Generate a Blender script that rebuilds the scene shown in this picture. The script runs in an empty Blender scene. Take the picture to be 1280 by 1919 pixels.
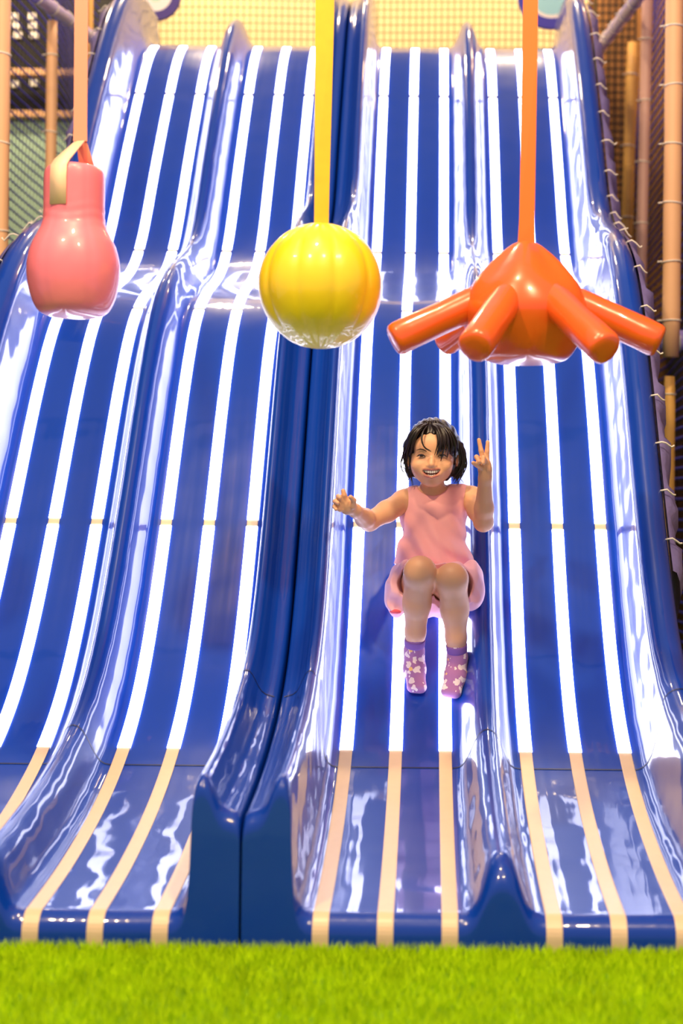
import bpy, math, random
import numpy as np
from mathutils import Matrix, Vector, Euler

random.seed(7); np.random.seed(7)
S = bpy.context.scene
COL = S.collection
PI = math.pi

# ------------------------------------------------------------------ camera
F_PX = 2665.3            # 50 mm lens on a 36 mm tall sensor, 1919 px
CAM_D, CAM_Z = 2.85, 0.885
PPX, PPY, ROLL = 800.0, 960.0, math.radians(0.6)
cam_data = bpy.data.cameras.new('camera')
cam_data.lens = 50; cam_data.sensor_width = 36; cam_data.sensor_fit = 'AUTO'
cam_data.shift_x = -(PPX - 640.0) / 1919.0
cam_data.shift_y = 0.0
cam_data.dof.use_dof = True
cam_data.dof.focus_distance = 3.98
cam_data.dof.aperture_fstop = 2.1
cam_data.clip_start = 0.05
cam = bpy.data.objects.new('camera', cam_data)
cam.matrix_world = Matrix.Translation((0, -CAM_D, CAM_Z)) @ Matrix.Rotation(PI/2, 4, 'X') @ Matrix.Rotation(ROLL, 4, 'Z')
COL.objects.link(cam); S.camera = cam

# ------------------------------------------------------------------ world, lamps, exposure
w = bpy.data.worlds.new('hall'); S.world = w; w.use_nodes = True
bg = w.node_tree.nodes['Background']
bg.inputs[0].default_value = (0.56, 0.48, 0.66, 1); bg.inputs[1].default_value = 0.62
S.view_settings.view_transform = 'Standard'; S.view_settings.look = 'None'
S.view_settings.gamma = 1.0; S.view_settings.exposure = 0.35
S.view_settings.use_curve_mapping = False
def lamp(x, y, z, power, rad, colr):
    l = bpy.data.lights.new('ceiling_and_fill_lamp', 'POINT'); l.energy = power; l.shadow_soft_size = rad; l.color = colr
    o = bpy.data.objects.new('ceiling_and_fill_lamp', l); o.location = (x, y, z); COL.objects.link(o)
WARM = (1.0, 0.74, 0.42)
for (x, y, z, p) in [(-1.9, -2.2, 4.6, 165), (0.9, -2.4, 4.6, 165), (-0.6, -0.7, 4.9, 130),
                     (-1.2, 4.4, 4.7, 24), (0.5, 4.4, 4.7, 24), (1.32, 4.5, 4.4, 13), (-2.3, 4.3, 4.4, 40)]:  # last two are fill, added outside the nets to brighten the side backgrounds
    lamp(x, y, z, p*2.6, 0.10, WARM)

# ------------------------------------------------------------------ helpers
def P(px, row, d):
    u, v = px - PPX, row - PPY
    c, s = math.cos(ROLL), math.sin(ROLL)
    u0, v0 = u*c + v*s, -u*s + v*c
    return np.array([u0*d/F_PX, d - CAM_D, CAM_Z - v0*d/F_PX])

def PX(px, row, X):      # the point of a pixel on the vertical plane x = X
    u, v = px - PPX, row - PPY
    c, s = math.cos(ROLL), math.sin(ROLL)
    return P(px, row, X*F_PX/(u*c + v*s))

def mat(name, color, rough=0.5, metallic=0.0, coat=0.0, spec=0.5, noise=None, bump=None, sheen=0.0, sss=0.0, attr=None, emit=None):
    """noise=(scale, amount) varies the colour a little; bump=(scale, strength, distance)"""
    m = bpy.data.materials.new(name); m.use_nodes = True
    nt = m.node_tree; b = nt.nodes['Principled BSDF']
    b.inputs['Base Color'].default_value = (*color, 1)
    b.inputs['Roughness'].default_value = rough; b.inputs['Metallic'].default_value = metallic
    b.inputs['Specular IOR Level'].default_value = spec
    b.inputs['Coat Weight'].default_value = coat; b.inputs['Coat Roughness'].default_value = 0.03
    b.inputs['Sheen Weight'].default_value = sheen
    if sss:
        b.inputs['Subsurface Weight'].default_value = sss
        b.inputs['Subsurface Radius'].default_value = (0.010, 0.005, 0.003)
        b.inputs['Subsurface Scale'].default_value = 0.6
    if emit:
        b.inputs['Emission Color'].default_value = (*emit[0], 1); b.inputs['Emission Strength'].default_value = emit[1]
    tc = nt.nodes.new('ShaderNodeTexCoord')
    if attr:
        a = nt.nodes.new('ShaderNodeAttribute'); a.attribute_name = attr
        nt.links.new(a.outputs['Color'], b.inputs['Base Color'])
    elif noise:
        n = nt.nodes.new('ShaderNodeTexNoise'); n.inputs['Scale'].default_value = noise[0]; n.inputs['Detail'].default_value = 4
        r = nt.nodes.new('ShaderNodeMix'); r.data_type = 'RGBA'
        k = noise[1]
        r.inputs[6].default_value = (*[c*(1-k) for c in color], 1); r.inputs[7].default_value = (*[min(1, c*(1+k)) for c in color], 1)
        nt.links.new(tc.outputs['Object'], n.inputs['Vector']); nt.links.new(n.outputs['Fac'], r.inputs[0])
        nt.links.new(r.outputs[2], b.inputs['Base Color'])
    if bump:
        n = nt.nodes.new('ShaderNodeTexNoise'); n.inputs['Scale'].default_value = bump[0]; n.inputs['Detail'].default_value = 2
        bp = nt.nodes.new('ShaderNodeBump'); bp.inputs['Strength'].default_value = bump[1]; bp.inputs['Distance'].default_value = bump[2]
        nt.links.new(tc.outputs['Object'], n.inputs['Vector']); nt.links.new(n.outputs['Fac'], bp.inputs['Height'])
        nt.links.new(bp.outputs['Normal'], b.inputs['Normal'])
        if coat: nt.links.new(bp.outputs['Normal'], b.inputs['Coat Normal'])
    return m

M = {}
def shell_mat():
    m = mat('blue_fibreglass', (0.0012, 0.042, 0.35), 0.32, coat=0.75, spec=0.2)
    nt = m.node_tree; b = nt.nodes['Principled BSDF']; tc = nt.nodes.new('ShaderNodeTexCoord'); prev = None
    for sc, strength, dist in (((10, 10, 10), 0.42, 0.006), ((48, 3.0, 3.0), 0.14, 0.004)):
        mp_ = nt.nodes.new('ShaderNodeMapping'); mp_.inputs['Scale'].default_value = sc
        n = nt.nodes.new('ShaderNodeTexNoise'); n.inputs['Scale'].default_value = 1.0; n.inputs['Detail'].default_value = 0.3
        bp = nt.nodes.new('ShaderNodeBump'); bp.inputs['Strength'].default_value = strength; bp.inputs['Distance'].default_value = dist
        nt.links.new(tc.outputs['Object'], mp_.inputs['Vector']); nt.links.new(mp_.outputs[0], n.inputs['Vector']); nt.links.new(n.outputs['Fac'], bp.inputs['Height'])
        if prev: nt.links.new(prev.outputs['Normal'], bp.inputs['Normal'])
        prev = bp
    nt.links.new(prev.outputs['Normal'], b.inputs['Normal']); nt.links.new(prev.outputs['Normal'], b.inputs['Coat Normal'])
    b.inputs['Coat Roughness'].default_value = 0.05
    return m
M['shell'] = shell_mat()
M['led'] = mat('lit_led_diffuser', (0.8, 0.8, 0.8), 0.4, emit=((0.72, 0.74, 1.0), 7.0))
M['strip'] = mat('cream_strip', (0.76, 0.56, 0.34), 0.35, noise=(40, 0.05))
M['seam'] = mat('seam_line', (0.01, 0.015, 0.06), 0.4)
M['turf_base'] = mat('turf_backing', (0.16, 0.36, 0.004), 0.9, noise=(60, 0.3))
M['cream'] = mat('cream_wall', (0.80, 0.66, 0.36), 0.7, noise=(3, 0.05))
M['dark'] = mat('dark_brown_wall', (0.045, 0.025, 0.018), 0.7, noise=(5, 0.3))
M['brown'] = mat('amber_brown_wall', (0.42, 0.20, 0.06), 0.7, noise=(4, 0.5))
M['teal'] = mat('pale_teal_padding', (0.48, 0.72, 0.58), 0.6, noise=(4, 0.1))
M['grey'] = mat('grey_carpet', (0.28, 0.27, 0.33), 0.9, noise=(80, 0.15))
M['foam_tan'] = mat('tan_foam', (0.76, 0.44, 0.24), 0.55, noise=(8, 0.06))
M['foam_pink'] = mat('dusty_pink_foam', (0.62, 0.36, 0.31), 0.5, noise=(8, 0.06))
M['foam_amber'] = mat('amber_foam', (0.85, 0.48, 0.12), 0.5, noise=(8, 0.06))
M['foam_violet'] = mat('violet_vinyl', (0.42, 0.36, 0.86), 0.25, bump=(14, 0.5, 0.01))
M['tie'] = mat('white_zip_tie', (0.85, 0.78, 0.70), 0.4)
M['cord_black'] = mat('black_cord', (0.012, 0.012, 0.014), 0.8)
M['cord_blue'] = mat('blue_violet_cord', (0.10, 0.10, 0.85), 0.6)
M['cord_olive'] = mat('dark_olive_cord', (0.10, 0.12, 0.04), 0.8)
M['lilac'] = mat('lilac_fabric', (0.20, 0.18, 0.46), 0.35, bump=(20, 0.6, 0.01))
M['purple'] = mat('purple_vinyl', (0.045, 0.02, 0.24), 0.5)
M['blue_sign'] = mat('blue_sign', (0.02, 0.015, 0.42), 0.5)
M['sky_sign'] = mat('pale_blue_sign', (0.30, 0.66, 0.76), 0.4)
M['white'] = mat('white_sign', (0.85, 0.82, 0.80), 0.5)
M['pink'] = mat('pink_vinyl', (0.95, 0.21, 0.26), 0.38, coat=0.5, bump=(11, 0.3, 0.008))
M['pink_strap'] = mat('salmon_webbing', (0.86, 0.30, 0.19), 0.6)
M['peach'] = mat('peach_webbing', (0.98, 0.66, 0.42), 0.45)
M['yellow'] = mat('yellow_vinyl', (0.92, 0.64, 0.008), 0.38, coat=0.5, bump=(9, 0.25, 0.008))
M['yellow_strap'] = mat('yellow_webbing', (0.92, 0.48, 0.008), 0.55, noise=(30, 0.1))
M['orange'] = mat('orange_vinyl', (0.88, 0.115, 0.012), 0.28, coat=0.5, bump=(10, 0.35, 0.008))
M['orange_strap'] = mat('orange_webbing', (0.92, 0.17, 0.012), 0.55)
M['skin'] = mat('skin', (0.6, 0.35, 0.22), 0.5, attr='tint', sss=0.12)
M['hair'] = mat('black_brown_hair', (0.012, 0.007, 0.007), 0.36)
M['shirt'] = mat('pink_jersey', (0.97, 0.45, 0.46), 0.8, sheen=0.2, bump=(26, 0.35, 0.006))
M['shorts'] = mat('pale_pink_jersey', (0.95, 0.54, 0.66), 0.8, sheen=0.2, bump=(22, 0.4, 0.006))
M['coral'] = mat('coral_facing', (0.90, 0.12, 0.16), 0.8)
M['tooth'] = mat('tooth', (0.85, 0.80, 0.76), 0.25)
M['mouth'] = mat('mouth_inside', (0.16, 0.03, 0.03), 0.5)
M['eye_dark'] = mat('dark_eye', (0.012, 0.007, 0.006), 0.12)
M['eye_white'] = mat('eye_white', (0.70, 0.66, 0.64), 0.25)
M['brow'] = mat('eyebrow', (0.035, 0.018, 0.012), 0.7)
M['steel'] = mat('grey_steel', (0.3, 0.3, 0.32), 0.4, metallic=0.6)

def mesh(name, verts, faces, material, parent=None, smooth=True, kind=None):
    me = bpy.data.meshes.new(name)
    me.from_pydata([tuple(map(float, v)) for v in verts], [], [tuple(map(int, f)) for f in faces])
    me.materials.append(material)
    if smooth: me.polygons.foreach_set('use_smooth', [True]*len(me.polygons))
    me.update()
    o = bpy.data.objects.new(name, me); COL.objects.link(o)
    if parent: 
        o.parent = parent
        o.matrix_parent_inverse = Matrix.Translation(-parent.location)
    if kind: o['kind'] = kind
    return o

def fix_normals(o):
    import bmesh
    bm = bmesh.new(); bm.from_mesh(o.data)
    bmesh.ops.recalc_face_normals(bm, faces=bm.faces); bm.to_mesh(o.data); bm.free()

def tag(o, label, cat, group=None):
    o['label'] = label; o['category'] = cat
    if group: o['group'] = group
    return o

def thing(name, label, cat, loc, group=None):
    o = bpy.data.objects.new(name, None); COL.objects.link(o); o.location = tuple(map(float, loc)); o.empty_display_size = 0.05
    return tag(o, label, cat, group)

class MB:
    def __init__(s): s.v = []; s.f = []
    def add(s, v, f):
        n = len(s.v); s.v += [tuple(p) for p in v]; s.f += [tuple(i+n for i in q) for q in f]
    def box(s, x0, x1, y0, y1, z0, z1):
        s.add([(x0,y0,z0),(x1,y0,z0),(x1,y1,z0),(x0,y1,z0),(x0,y0,z1),(x1,y0,z1),(x1,y1,z1),(x0,y1,z1)],
              [(0,3,2,1),(4,5,6,7),(0,1,5,4),(1,2,6,5),(2,3,7,6),(3,0,4,7)])
    def tube(s, pts, rad, n=8, cap=True):
        pts = [Vector(p) for p in pts]
        if not hasattr(rad, '__len__'): rad = [rad]*len(pts)
        vs = []; side = None
        for i, p in enumerate(pts):
            t = (pts[min(i+1, len(pts)-1)] - pts[max(i-1, 0)]).normalized()
            if side is None:
                side = t.cross(Vector((0, 0, 1)))
                if side.length < 1e-3: side = t.cross(Vector((0, 1, 0)))
            side = (side - t*side.dot(t)).normalized(); up = t.cross(side)
            for k in range(n):
                a = 2*PI*k/n; vs.append(p + (side*math.cos(a) + up*math.sin(a))*rad[i])
        fs = []
        for i in range(len(pts)-1):
            for k in range(n):
                fs.append((i*n+k, i*n+(k+1) % n, (i+1)*n+(k+1) % n, (i+1)*n+k))
        if cap:
            fs.append(tuple(range(n-1, -1, -1))); fs.append(tuple((len(pts)-1)*n+k for k in range(n)))
        s.add(vs, fs)
    def grid(s, rows, close=False):
        n = len(rows[0]); vs = [p for r in rows for p in r]; fs = []
        for i in range(len(rows)-1):
            for k in range(n if close else n-1):
                fs.append((i*n+k, i*n+(k+1) % n, (i+1)*n+(k+1) % n, (i+1)*n+k))
        s.add(vs, fs)
    def build(s, name, material, parent=None, smooth=True, kind=None, fix=False):
        o = mesh(name, s.v, s.f, material, parent, smooth, kind)
        if fix: fix_normals(o)
        return o

def box_obj(name, x0, x1, y0, y1, z0, z1, m, parent=None):
    b = MB(); b.box(x0, x1, y0, y1, z0, z1); return b.build(name, m, parent, smooth=False)

def spline(pts, n, it=3):
    """dense Catmull-Rom through points, resampled evenly to n"""
    pts = np.array(pts, float); q = np.vstack([2*pts[0]-pts[1], pts, 2*pts[-1]-pts[-2]])
    out = []
    for i in range(1, len(q)-2):
        for t in np.linspace(0, 1, 24, endpoint=False):
            a, b, c, d = q[i-1], q[i], q[i+1], q[i+2]
            out.append(0.5*((2*b)+(-a+c)*t+(2*a-5*b+4*c-d)*t*t+(-a+3*b-3*c+d)*t**3))
    out.append(q[-2]); out = np.array(out)
    L = np.concatenate([[0], np.cumsum(np.linalg.norm(np.diff(out, axis=0), axis=1))])
    s = np.linspace(0, L[-1], n)
    return np.stack([np.interp(s, L, out[:, k]) for k in range(out.shape[1])], 1)

# ------------------------------------------------------------------ the room
def struct(o): o['kind'] = 'structure'; return o
struct(box_obj('floor', -4.5, 4.0, -4.5, 7.2, -0.05, -0.001, M['turf_base']))
struct(box_obj('wall_back', -4.5, 4.0, 5.7, 5.8, 0, 5.5, M['brown']))
tag(box_obj('wall_padding', -1.66, 0.93, 5.56, 5.68, 2.0, 5.4, M['cream']), 'cream padded wall behind the net at the slide top', 'wall padding')
struct(box_obj('wall_left', -2.85, -2.75, 0.5, 5.7, 0, 5.5, M['dark']))
struct(box_obj('wall_right', 1.42, 1.52, 0.5, 5.7, 0, 5.5, M['brown']))

# ------------------------------------------------------------------ slide profile (y, z), front lip at y = 0
ctrl = [(0.045, 0.072), (0.25, 0.092), (0.52, 0.140), (0.72, 0.196), (0.90, 0.270), (1.07, 0.382), (1.25, 0.570), (1.455, 0.853),
        (1.69, 1.205), (1.88, 1.450), (2.02, 1.570), (2.20, 1.660), (2.42, 1.735), (2.60, 1.830), (2.76, 1.985), (2.97, 2.275), (3.22, 2.60), (3.43, 2.85),
        (3.60, 2.985), (3.80, 3.050), (4.05, 3.062)]
prof = spline(ctrl, 300)
ker = np.exp(-0.5*(np.arange(-9, 10)/4.0)**2); ker /= ker.sum()
pad = np.vstack([prof[0] + (prof[0]-prof[1])*np.arange(9, 0, -1)[:, None], prof, prof[-1] + (prof[-1]-prof[-2])*np.arange(1, 10)[:, None]])
prof = np.stack([np.convolve(pad[:, k], ker, 'valid') for k in range(2)], 1)
lip = [(0.0, 0.0), (0.0, 0.015), (0.0, 0.03)] + [(0.042-0.042*math.cos(a), 0.03+0.042*math.sin(a)) for a in np.linspace(0.15, PI/2-0.1, 8)]
prof = np.vstack([lip, prof]); NP = len(prof)
tan = np.gradient(prof, axis=0); tan[:11] = (1, 0.05); tan /= np.linalg.norm(tan, axis=1)[:, None]
nrm = np.stack([-tan[:, 1], tan[:, 0]], 1)
bl = np.clip((prof[:, 0]-0.05)/0.4, 0, 1)[:, None]
nrm = nrm*bl + np.array([0, 1.0])*(1-bl); nrm /= np.linalg.norm(nrm, axis=1)[:, None]
SEAM = -0.366
def spos(rel, h, i, side=1):
    h2 = h if i > 0 else 0.0
    y = prof[i, 0] + nrm[i, 0]*h2; z = prof[i, 1] + nrm[i, 1]*h2
    return (SEAM + side*rel, y, z)
def prow(i):             # image row of profile sample i on the lane centre
    d = prof[i, 0] + CAM_D
    return PPY - (prof[i, 1]-CAM_Z)*F_PX/d
rows = np.array([prow(i) for i in range(NP)])
def idx_at(row):
    return float(np.interp(-row, -rows[11:], np.arange(11, NP)))
def prof_at(t):
    i = int(np.clip(math.floor(t), 0, NP-2)); f = t-i
    return prof[i]*(1-f)+prof[i+1]*f, nrm[i]*(1-f)+nrm[i+1]*f
def floor_at(row, h=0.0):   # (d, y, z) of the lane floor seen at a row, raised by h along its normal
    p, n = prof_at(idx_at(row)); q = p + n*h
    return q[0]+CAM_D, q[0], q[1]
def S3(px, row, h):         # lane point under a pixel, raised by h along the normal
    p, n = prof_at(idx_at(row)); d = p[0]+CAM_D
    a = P(px, row, d)
    return np.array([a[0], p[0]+n[0]*h, p[1]+n[1]*h])

cross = [(0.0025, -0.02), (0.0025, 0.10), (0.003, 0.185), (0.006, 0.197), (0.012, 0.203), (0.022, 0.206), (0.034, 0.210), (0.044, 0.219), (0.052, 0.234), (0.059, 0.252),
         (0.066, 0.267), (0.073, 0.276), (0.080, 0.279), (0.087, 0.276), (0.093, 0.266), (0.097, 0.250), (0.0995, 0.228)]
cross += [(0.101, 0.18), (0.103, 0.12), (0.107, 0.06), (0.112, 0.030), (0.119, 0.013), (0.130, 0.003), (0.141, 0.0)]
cross += [(x, 0.0) for x in np.linspace(0.16, 0.43, 12)]
half = [(0.442, 0.0), (0.455, 0.003), (0.466, 0.012), (0.475, 0.028), (0.484, 0.052), (0.494, 0.080), (0.504, 0.101), (0.515, 0.112)]
cross += half + [(0.526, 0.116)] + [(1.052-x, h) for x, h in reversed(half)]
cross += [(x, 0.0) for x in np.linspace(0.624, 0.905, 12)]
cross += [(0.916, 0.002), (0.928, 0.009), (0.939, 0.024), (0.947, 0.046), (0.953, 0.08), (0.958, 0.12), (0.963, 0.165)]
cross += [(1.006-0.043*math.cos(a), 0.190+0.048*math.sin(a)) for a in np.linspace(0.05, PI-0.05, 13)]
cross += [(1.051, 0.13), (1.053, 0.05), (1.054, -0.04)]
RIDGE = (0.44, 0.612)
def smooth01(t): t = min(1, max(0, t)); return t*t*(3-2*t)
def make_slide(side, label):
    root = thing('slide', label, 'slide', (SEAM + side*0.53, 2.0, 0), 'wavy slide halves')
    rws = []
    for i in range(NP):
        r = []
        for (x, h) in cross:
            if RIDGE[0] < x < RIDGE[1]:
                h = h*(0.80+0.20*smooth01(prof[i, 0]/0.07))*(1-smooth01((prof[i, 0]-3.72)/0.16))
            r.append(spos(x, h, i, side))
        rws.append(r)
    b = MB(); b.grid(rws); shell = b.build('shell', M['shell'], root, fix=False)
    if side > 0: shell.data.flip_normals()
    seam = MB()
    i0 = idx_at(1441)
    for k in (0,):
        p, n = prof_at(i0); p2, n2 = prof_at(i0+0.32)
        r1 = [(SEAM+side*x, p[0]+n[0]*(h+0.0012), p[1]+n[1]*(h+0.0012)) for x, h in cross[4:-4]]
        r2 = [(SEAM+side*x, p2[0]+n2[0]*(h+0.0012), p2[1]+n2[1]*(h+0.0012)) for x, h in cross[4:-4]]
        seam.grid([r1, r2])
    seam.build('joint_seam', M['seam'], root)
    cuts = [1408, 985, 585, 476, 182]
    tops = idx_at(rows.min()+0.5)
    for rel in (0.161, 0.291, 0.421, 0.631, 0.761, 0.891):
        def ribbon(t0, t1, hh, hw, step=1.0):
            ts = np.arange(t0, t1, step).tolist()
            if t1 - ts[-1] > 1e-3: ts.append(t1)
            rr = []
            for t in ts:
                p, n = prof_at(t)
                if t < 11: n = np.array([-1.0, 0.0]) if t < 2 else (prof_at(t)[0]-np.array([0.042, 0.03]))/0.042
                def q(dx, h): return (SEAM + side*(rel+dx), p[0]+n[0]*h, p[1]+n[1]*h)
                rr.append([q(-hw, -0.001), q(-hw, hh*0.7), q(-hw*0.86, hh), q(hw*0.86, hh), q(hw, hh*0.7), q(hw, -0.001)])
            m_ = MB(); m_.grid(rr)
            m_.f.append((0, 1, 2, 3, 4, 5)); k = len(m_.v)-6; m_.f.append(tuple(k+j for j in (5, 4, 3, 2, 1, 0)))
            return m_
        tl = idx_at(cuts[0])
        st = ribbon(0, 284, 0.0022, 0.0165).build('strip', M['strip'], root, smooth=False, fix=True)
        st['label'] = 'cream strip channel running down the lane'
        bounds = [tl] + [idx_at(c) for c in cuts[1:]] + [284]
        for a, c in zip(bounds[:-1], bounds[1:]):
            g = 0.7
            e = ribbon(a+(g if a != tl else 0), c-(g if c != 284 else 0), 0.0048, 0.0175).build('light_segment', M['led'], st, smooth=False, fix=True)
            e.matrix_parent_inverse = Matrix.Translation(-root.location) @ Matrix.Identity(4)
            e.matrix_parent_inverse = st.matrix_parent_inverse.inverted() @ Matrix.Translation(-root.location)
    return root
slideR = make_slide(1, 'right half of blue wavy slide, two lit lanes with the child sliding down')
slideL = make_slide(-1, 'left half of blue wavy slide, two empty lanes behind the pink punching bag')

# skirts with zip ties along the outer walls
def make_skirt(side, label):
    root = thing('fabric_skirt', label, 'fabric', (SEAM+side*1.12, 2.0, 0.0), 'lilac skirts along the slide')
    rr = []
    for i in range(90, NP-22, 2):
        wv = 0.010*math.sin(i*0.55)+0.006*math.sin(i*1.7+1)
        rr.append([spos(1.054, 0.205, i, side), spos(1.068+wv*0.3, 0.195, i, side), spos(1.086+wv*0.8, 0.16+wv, i, side), spos(1.100+wv*0.8, 0.08, i, side), spos(1.102, -0.06, i, side)])
    b = MB(); b.grid(rr); b.build('fabric', M['lilac'], root)
    for i in range(96, NP-24, 10):
        t = MB(); j = random.uniform(-0.01, 0.01)
        t.tube([spos(1.040, 0.218, i, side), spos(1.058, 0.225, i, side), spos(1.070, 0.217+j, i, side), spos(1.086+j, 0.200, i, side), spos(1.094+j, 0.205+j, i, side)], 0.0028, 5)
        t.build('zip_tie', M['tie'], root)
make_skirt(1, 'lilac fabric skirt tied along the right outer edge of the slide')
make_skirt(-1, 'dark lilac fabric skirt tied along the left outer edge of the slide')

# platform at the top
tag(box_obj('platform', -1.45, 0.72, 4.07, 5.1, 2.90, 3.045, M['grey']), 'grey carpeted platform at the top of the slide', 'platform')

# ------------------------------------------------------------------ nets
def net(name, label, A, B, z0, z1, cw, ch, r, mh, mv, sag=0.006, group=None, rv=None):
    A = np.array(A, float); B = np.array(B, float); L = np.linalg.norm(B-A); n = int(L/cw); m = int((z1-z0)/ch)
    root = thing(name, label, 'net', (*((A+B)/2), z0), group)
    dirv = (B-A)/L; nor = np.array([-dirv[1], dirv[0]])
    def wob(s, z): return sag*(math.sin(s*3.1+z*1.3)+0.7*math.sin(z*4.3+s*1.9))
    def pt(s, z):
        p = A + dirv*s + nor*wob(s, z)*3
        return (p[0]+0*z, p[1], z + wob(z*1.7, s))
    b = MB()
    for i in range(n+1):
        s = L*i/n; b.tube([pt(s, z) for z in np.linspace(z0, z1, 14)], rv or r, 4, cap=False)
    b.build('upright_cords', mv, root, kind='stuff')
    b = MB()
    for j in range(m+1):
        z = z0+(z1-z0)*j/m; b.tube([pt(s, z) for s in np.linspace(0, L, 22)], r, 4, cap=False)
    b.build('level_cords', mh, root, kind='stuff')
net('safety_net', 'dark square mesh safety net across the cream wall behind the slide top', (-1.62, 4.75), (0.87, 4.75), 3.075, 4.3, 0.034, 0.040, 0.0022, M['cord_olive'], M['cord_olive'], 0.004)
net('safety_net', 'blue and black safety net running along the right side of the slide', (1.08, 1.6), (1.22, 5.6), 0.0, 4.4, 0.055, 0.045, 0.0066, M['cord_blue'], M['cord_black'], rv=0.0026)
net('safety_net', 'blue and black safety net on the left side behind the pink bag', (-1.82, 1.9), (-1.93, 5.35), 0.0, 4.4, 0.050, 0.045, 0.0052, M['cord_blue'], M['cord_black'], rv=0.0018)

net('safety_net', 'narrow black safety net closing the gap right of the slide top, behind the amber poles', (0.96, 5.48), (1.19, 5.48), 0.0, 4.4, 0.038, 0.045, 0.0052, M['cord_black'], M['cord_black'], 0.003)

# ------------------------------------------------------------------ padded poles and pipes
def pole(label, a, b, r, m, ties=6, name='padded_pole', cat='pole', group='padded frame poles', bow=0.0, tie_from=0.05):
    a = Vector(tuple(map(float, a))); b = Vector(tuple(map(float, b)))
    root = thing(name, label, cat, (a.x, a.y, min(a.z, b.z)), group)
    t = MB(); n = 16
    pts = [a.lerp(b, k/n) + Vector((bow*math.sin(PI*k/n), 0, 0)) for k in range(n+1)]
    rad = [r*(1+0.02*math.sin(k*2.3)) for k in range(n+1)]; rad[0] *= 0.86; rad[-1] *= 0.86
    t.tube(pts, rad, 18); t.build('foam_sleeve', m, root)
    for k in range(ties):
        f = tie_from+(1-2*tie_from)*k/max(1, ties-1)
        c = a.lerp(b, f) + Vector((bow*math.sin(PI*f), 0, 0)); ax = (b-a).normalized()
        e1 = ax.cross(Vector((0.3, 1, 0.1))).normalized(); e2 = ax.cross(e1)
        q = MB(); R = r*1.05
        tilt = random.uniform(-0.15, 0.15)
        ring = [c + (e1*math.cos(u)+e2*math.sin(u))*R + ax*(tilt*R*math.cos(u)) for u in np.linspace(0, 2*PI, 25)]
        q.tube(ring, 0.0032, 5, cap=False)
        q.tube([c - e1*0 + e2*R*0.2 + Vector((-R, -R*0.3, 0)), c + Vector((-R*1.55, -R*0.4, -0.002))], 0.003, 5)
        q.build('zip_tie', M['tie'], root)
    return root
def vpole(px, row, X, ztop, zbot, r, m, label, ties, lean=0.0):
    a = PX(px, row, X)
    pole(label, (a[0]-lean, a[1], zbot), (a[0]+lean, a[1], ztop), r, m, ties)
vpole(1261, 300, 0.945, 4.3, 1.50, 0.036, M['foam_tan'], 'thick tan padded pole nearest on the right, above the violet pipe', 12)
vpole(1205, 200, 1.03, 4.3, 0.0, 0.028, M['foam_pink'], 'dusty pink padded pole beside the slide, second from the right', 14, 0.03)
vpole(1174, 180, 1.05, 3.42, 0.0, 0.030, M['foam_amber'], 'amber padded pole under the sloping violet pipe right of the slide', 9, 0.03)
vpole(1129, 50, 1.06, 4.3, 0.0, 0.027, M['foam_amber'], 'thin amber padded pole at the top right corner of the slide', 12)
vpole(1254, 800, 0.97, 1.44, 0.0, 0.024, M['foam_amber'], 'slim amber pole under the level violet pipe on the right', 4)
vpole(2, 200, -1.70, 4.3, 0.0, 0.034, M['foam_tan'], 'tan padded pole at the far left edge of the picture', 12)
vpole(97, 150, -1.72, 3.09, 0.0, 0.0255, M['foam_tan'], 'slim tan padded pole behind the pink bag, under the violet pipe', 9)
vpole(165, 30, -1.78, 4.3, 0.0, 0.026, M['foam_amber'], 'amber pole at the top left corner of the slide', 9)
def pipe(label, a, b, r, ties): pole(label, a, b, r, M['foam_violet'], ties, 'padded_pipe', 'pipe', 'violet padded pipes')
pipe('violet padded pipe rising to the left behind the pink strap', PX(60, -12, -1.71), PX(178, 74, -1.71), 0.030, 5)
pipe('violet padded pipe sloping up at the top right', PX(1122, 92, 0.93), PX(1215, -30, 0.93), 0.030, 6)
a = PX(1226, 636, 0.915); pipe('level violet padded pipe below the thick tan pole at the right edge', a, (a[0]+0.15, a[1], a[2]-0.004), 0.040, 4)

# round signs hanging on the net
def ring_sign(cx, cy, d, rpx, rings, label):
    c = P(cx, cy, d); s = d/F_PX
    root = thing('round_sign', label, 'sign', c)
    prev = 0.0
    for k, (r0, r1, m, nm) in enumerate(rings):
        b = MB(); n = 64; yy = [c[1]+0.015, c[1]-0.012]
        R0, R1 = r0*rpx*s, r1*rpx*s
        rw = []
        for u in np.linspace(0, 2*PI, n, endpoint=False):
            ca, sa = math.cos(u), math.sin(u)
            j = 1
            rw.append([(c[0]+R0*ca, yy[0], c[2]+R0*sa), (c[0]+R0*ca, yy[1], c[2]+R0*sa), (c[0]+R1*ca*j, yy[1], c[2]+R1*sa*j), (c[0]+R1*ca*j, yy[0], c[2]+R1*sa*j)])
        b.grid([[r[k2] for r in rw] for k2 in range(4)], close=True)
        b.build(nm, m, root, smooth=False, fix=True)
ring_sign(292, -8, 7.40, 47, [(0.0, 0.30, M['teal'], 'disc'), (0.30, 0.66, M['white'], 'inner_band'), (0.66, 1.0, M['purple'], 'rim')], 'round sign with a purple rim hanging at the top left above the slide')
ring_sign(1033, -8, 7.40, 63, [(0.0, 0.60, M['sky_sign'], 'disc'), (0.60, 0.70, M['white'], 'inner_band'), (0.70, 1.0, M['blue_sign'], 'rim')], 'round pale blue sign with a deep blue rim at the top right')

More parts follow.
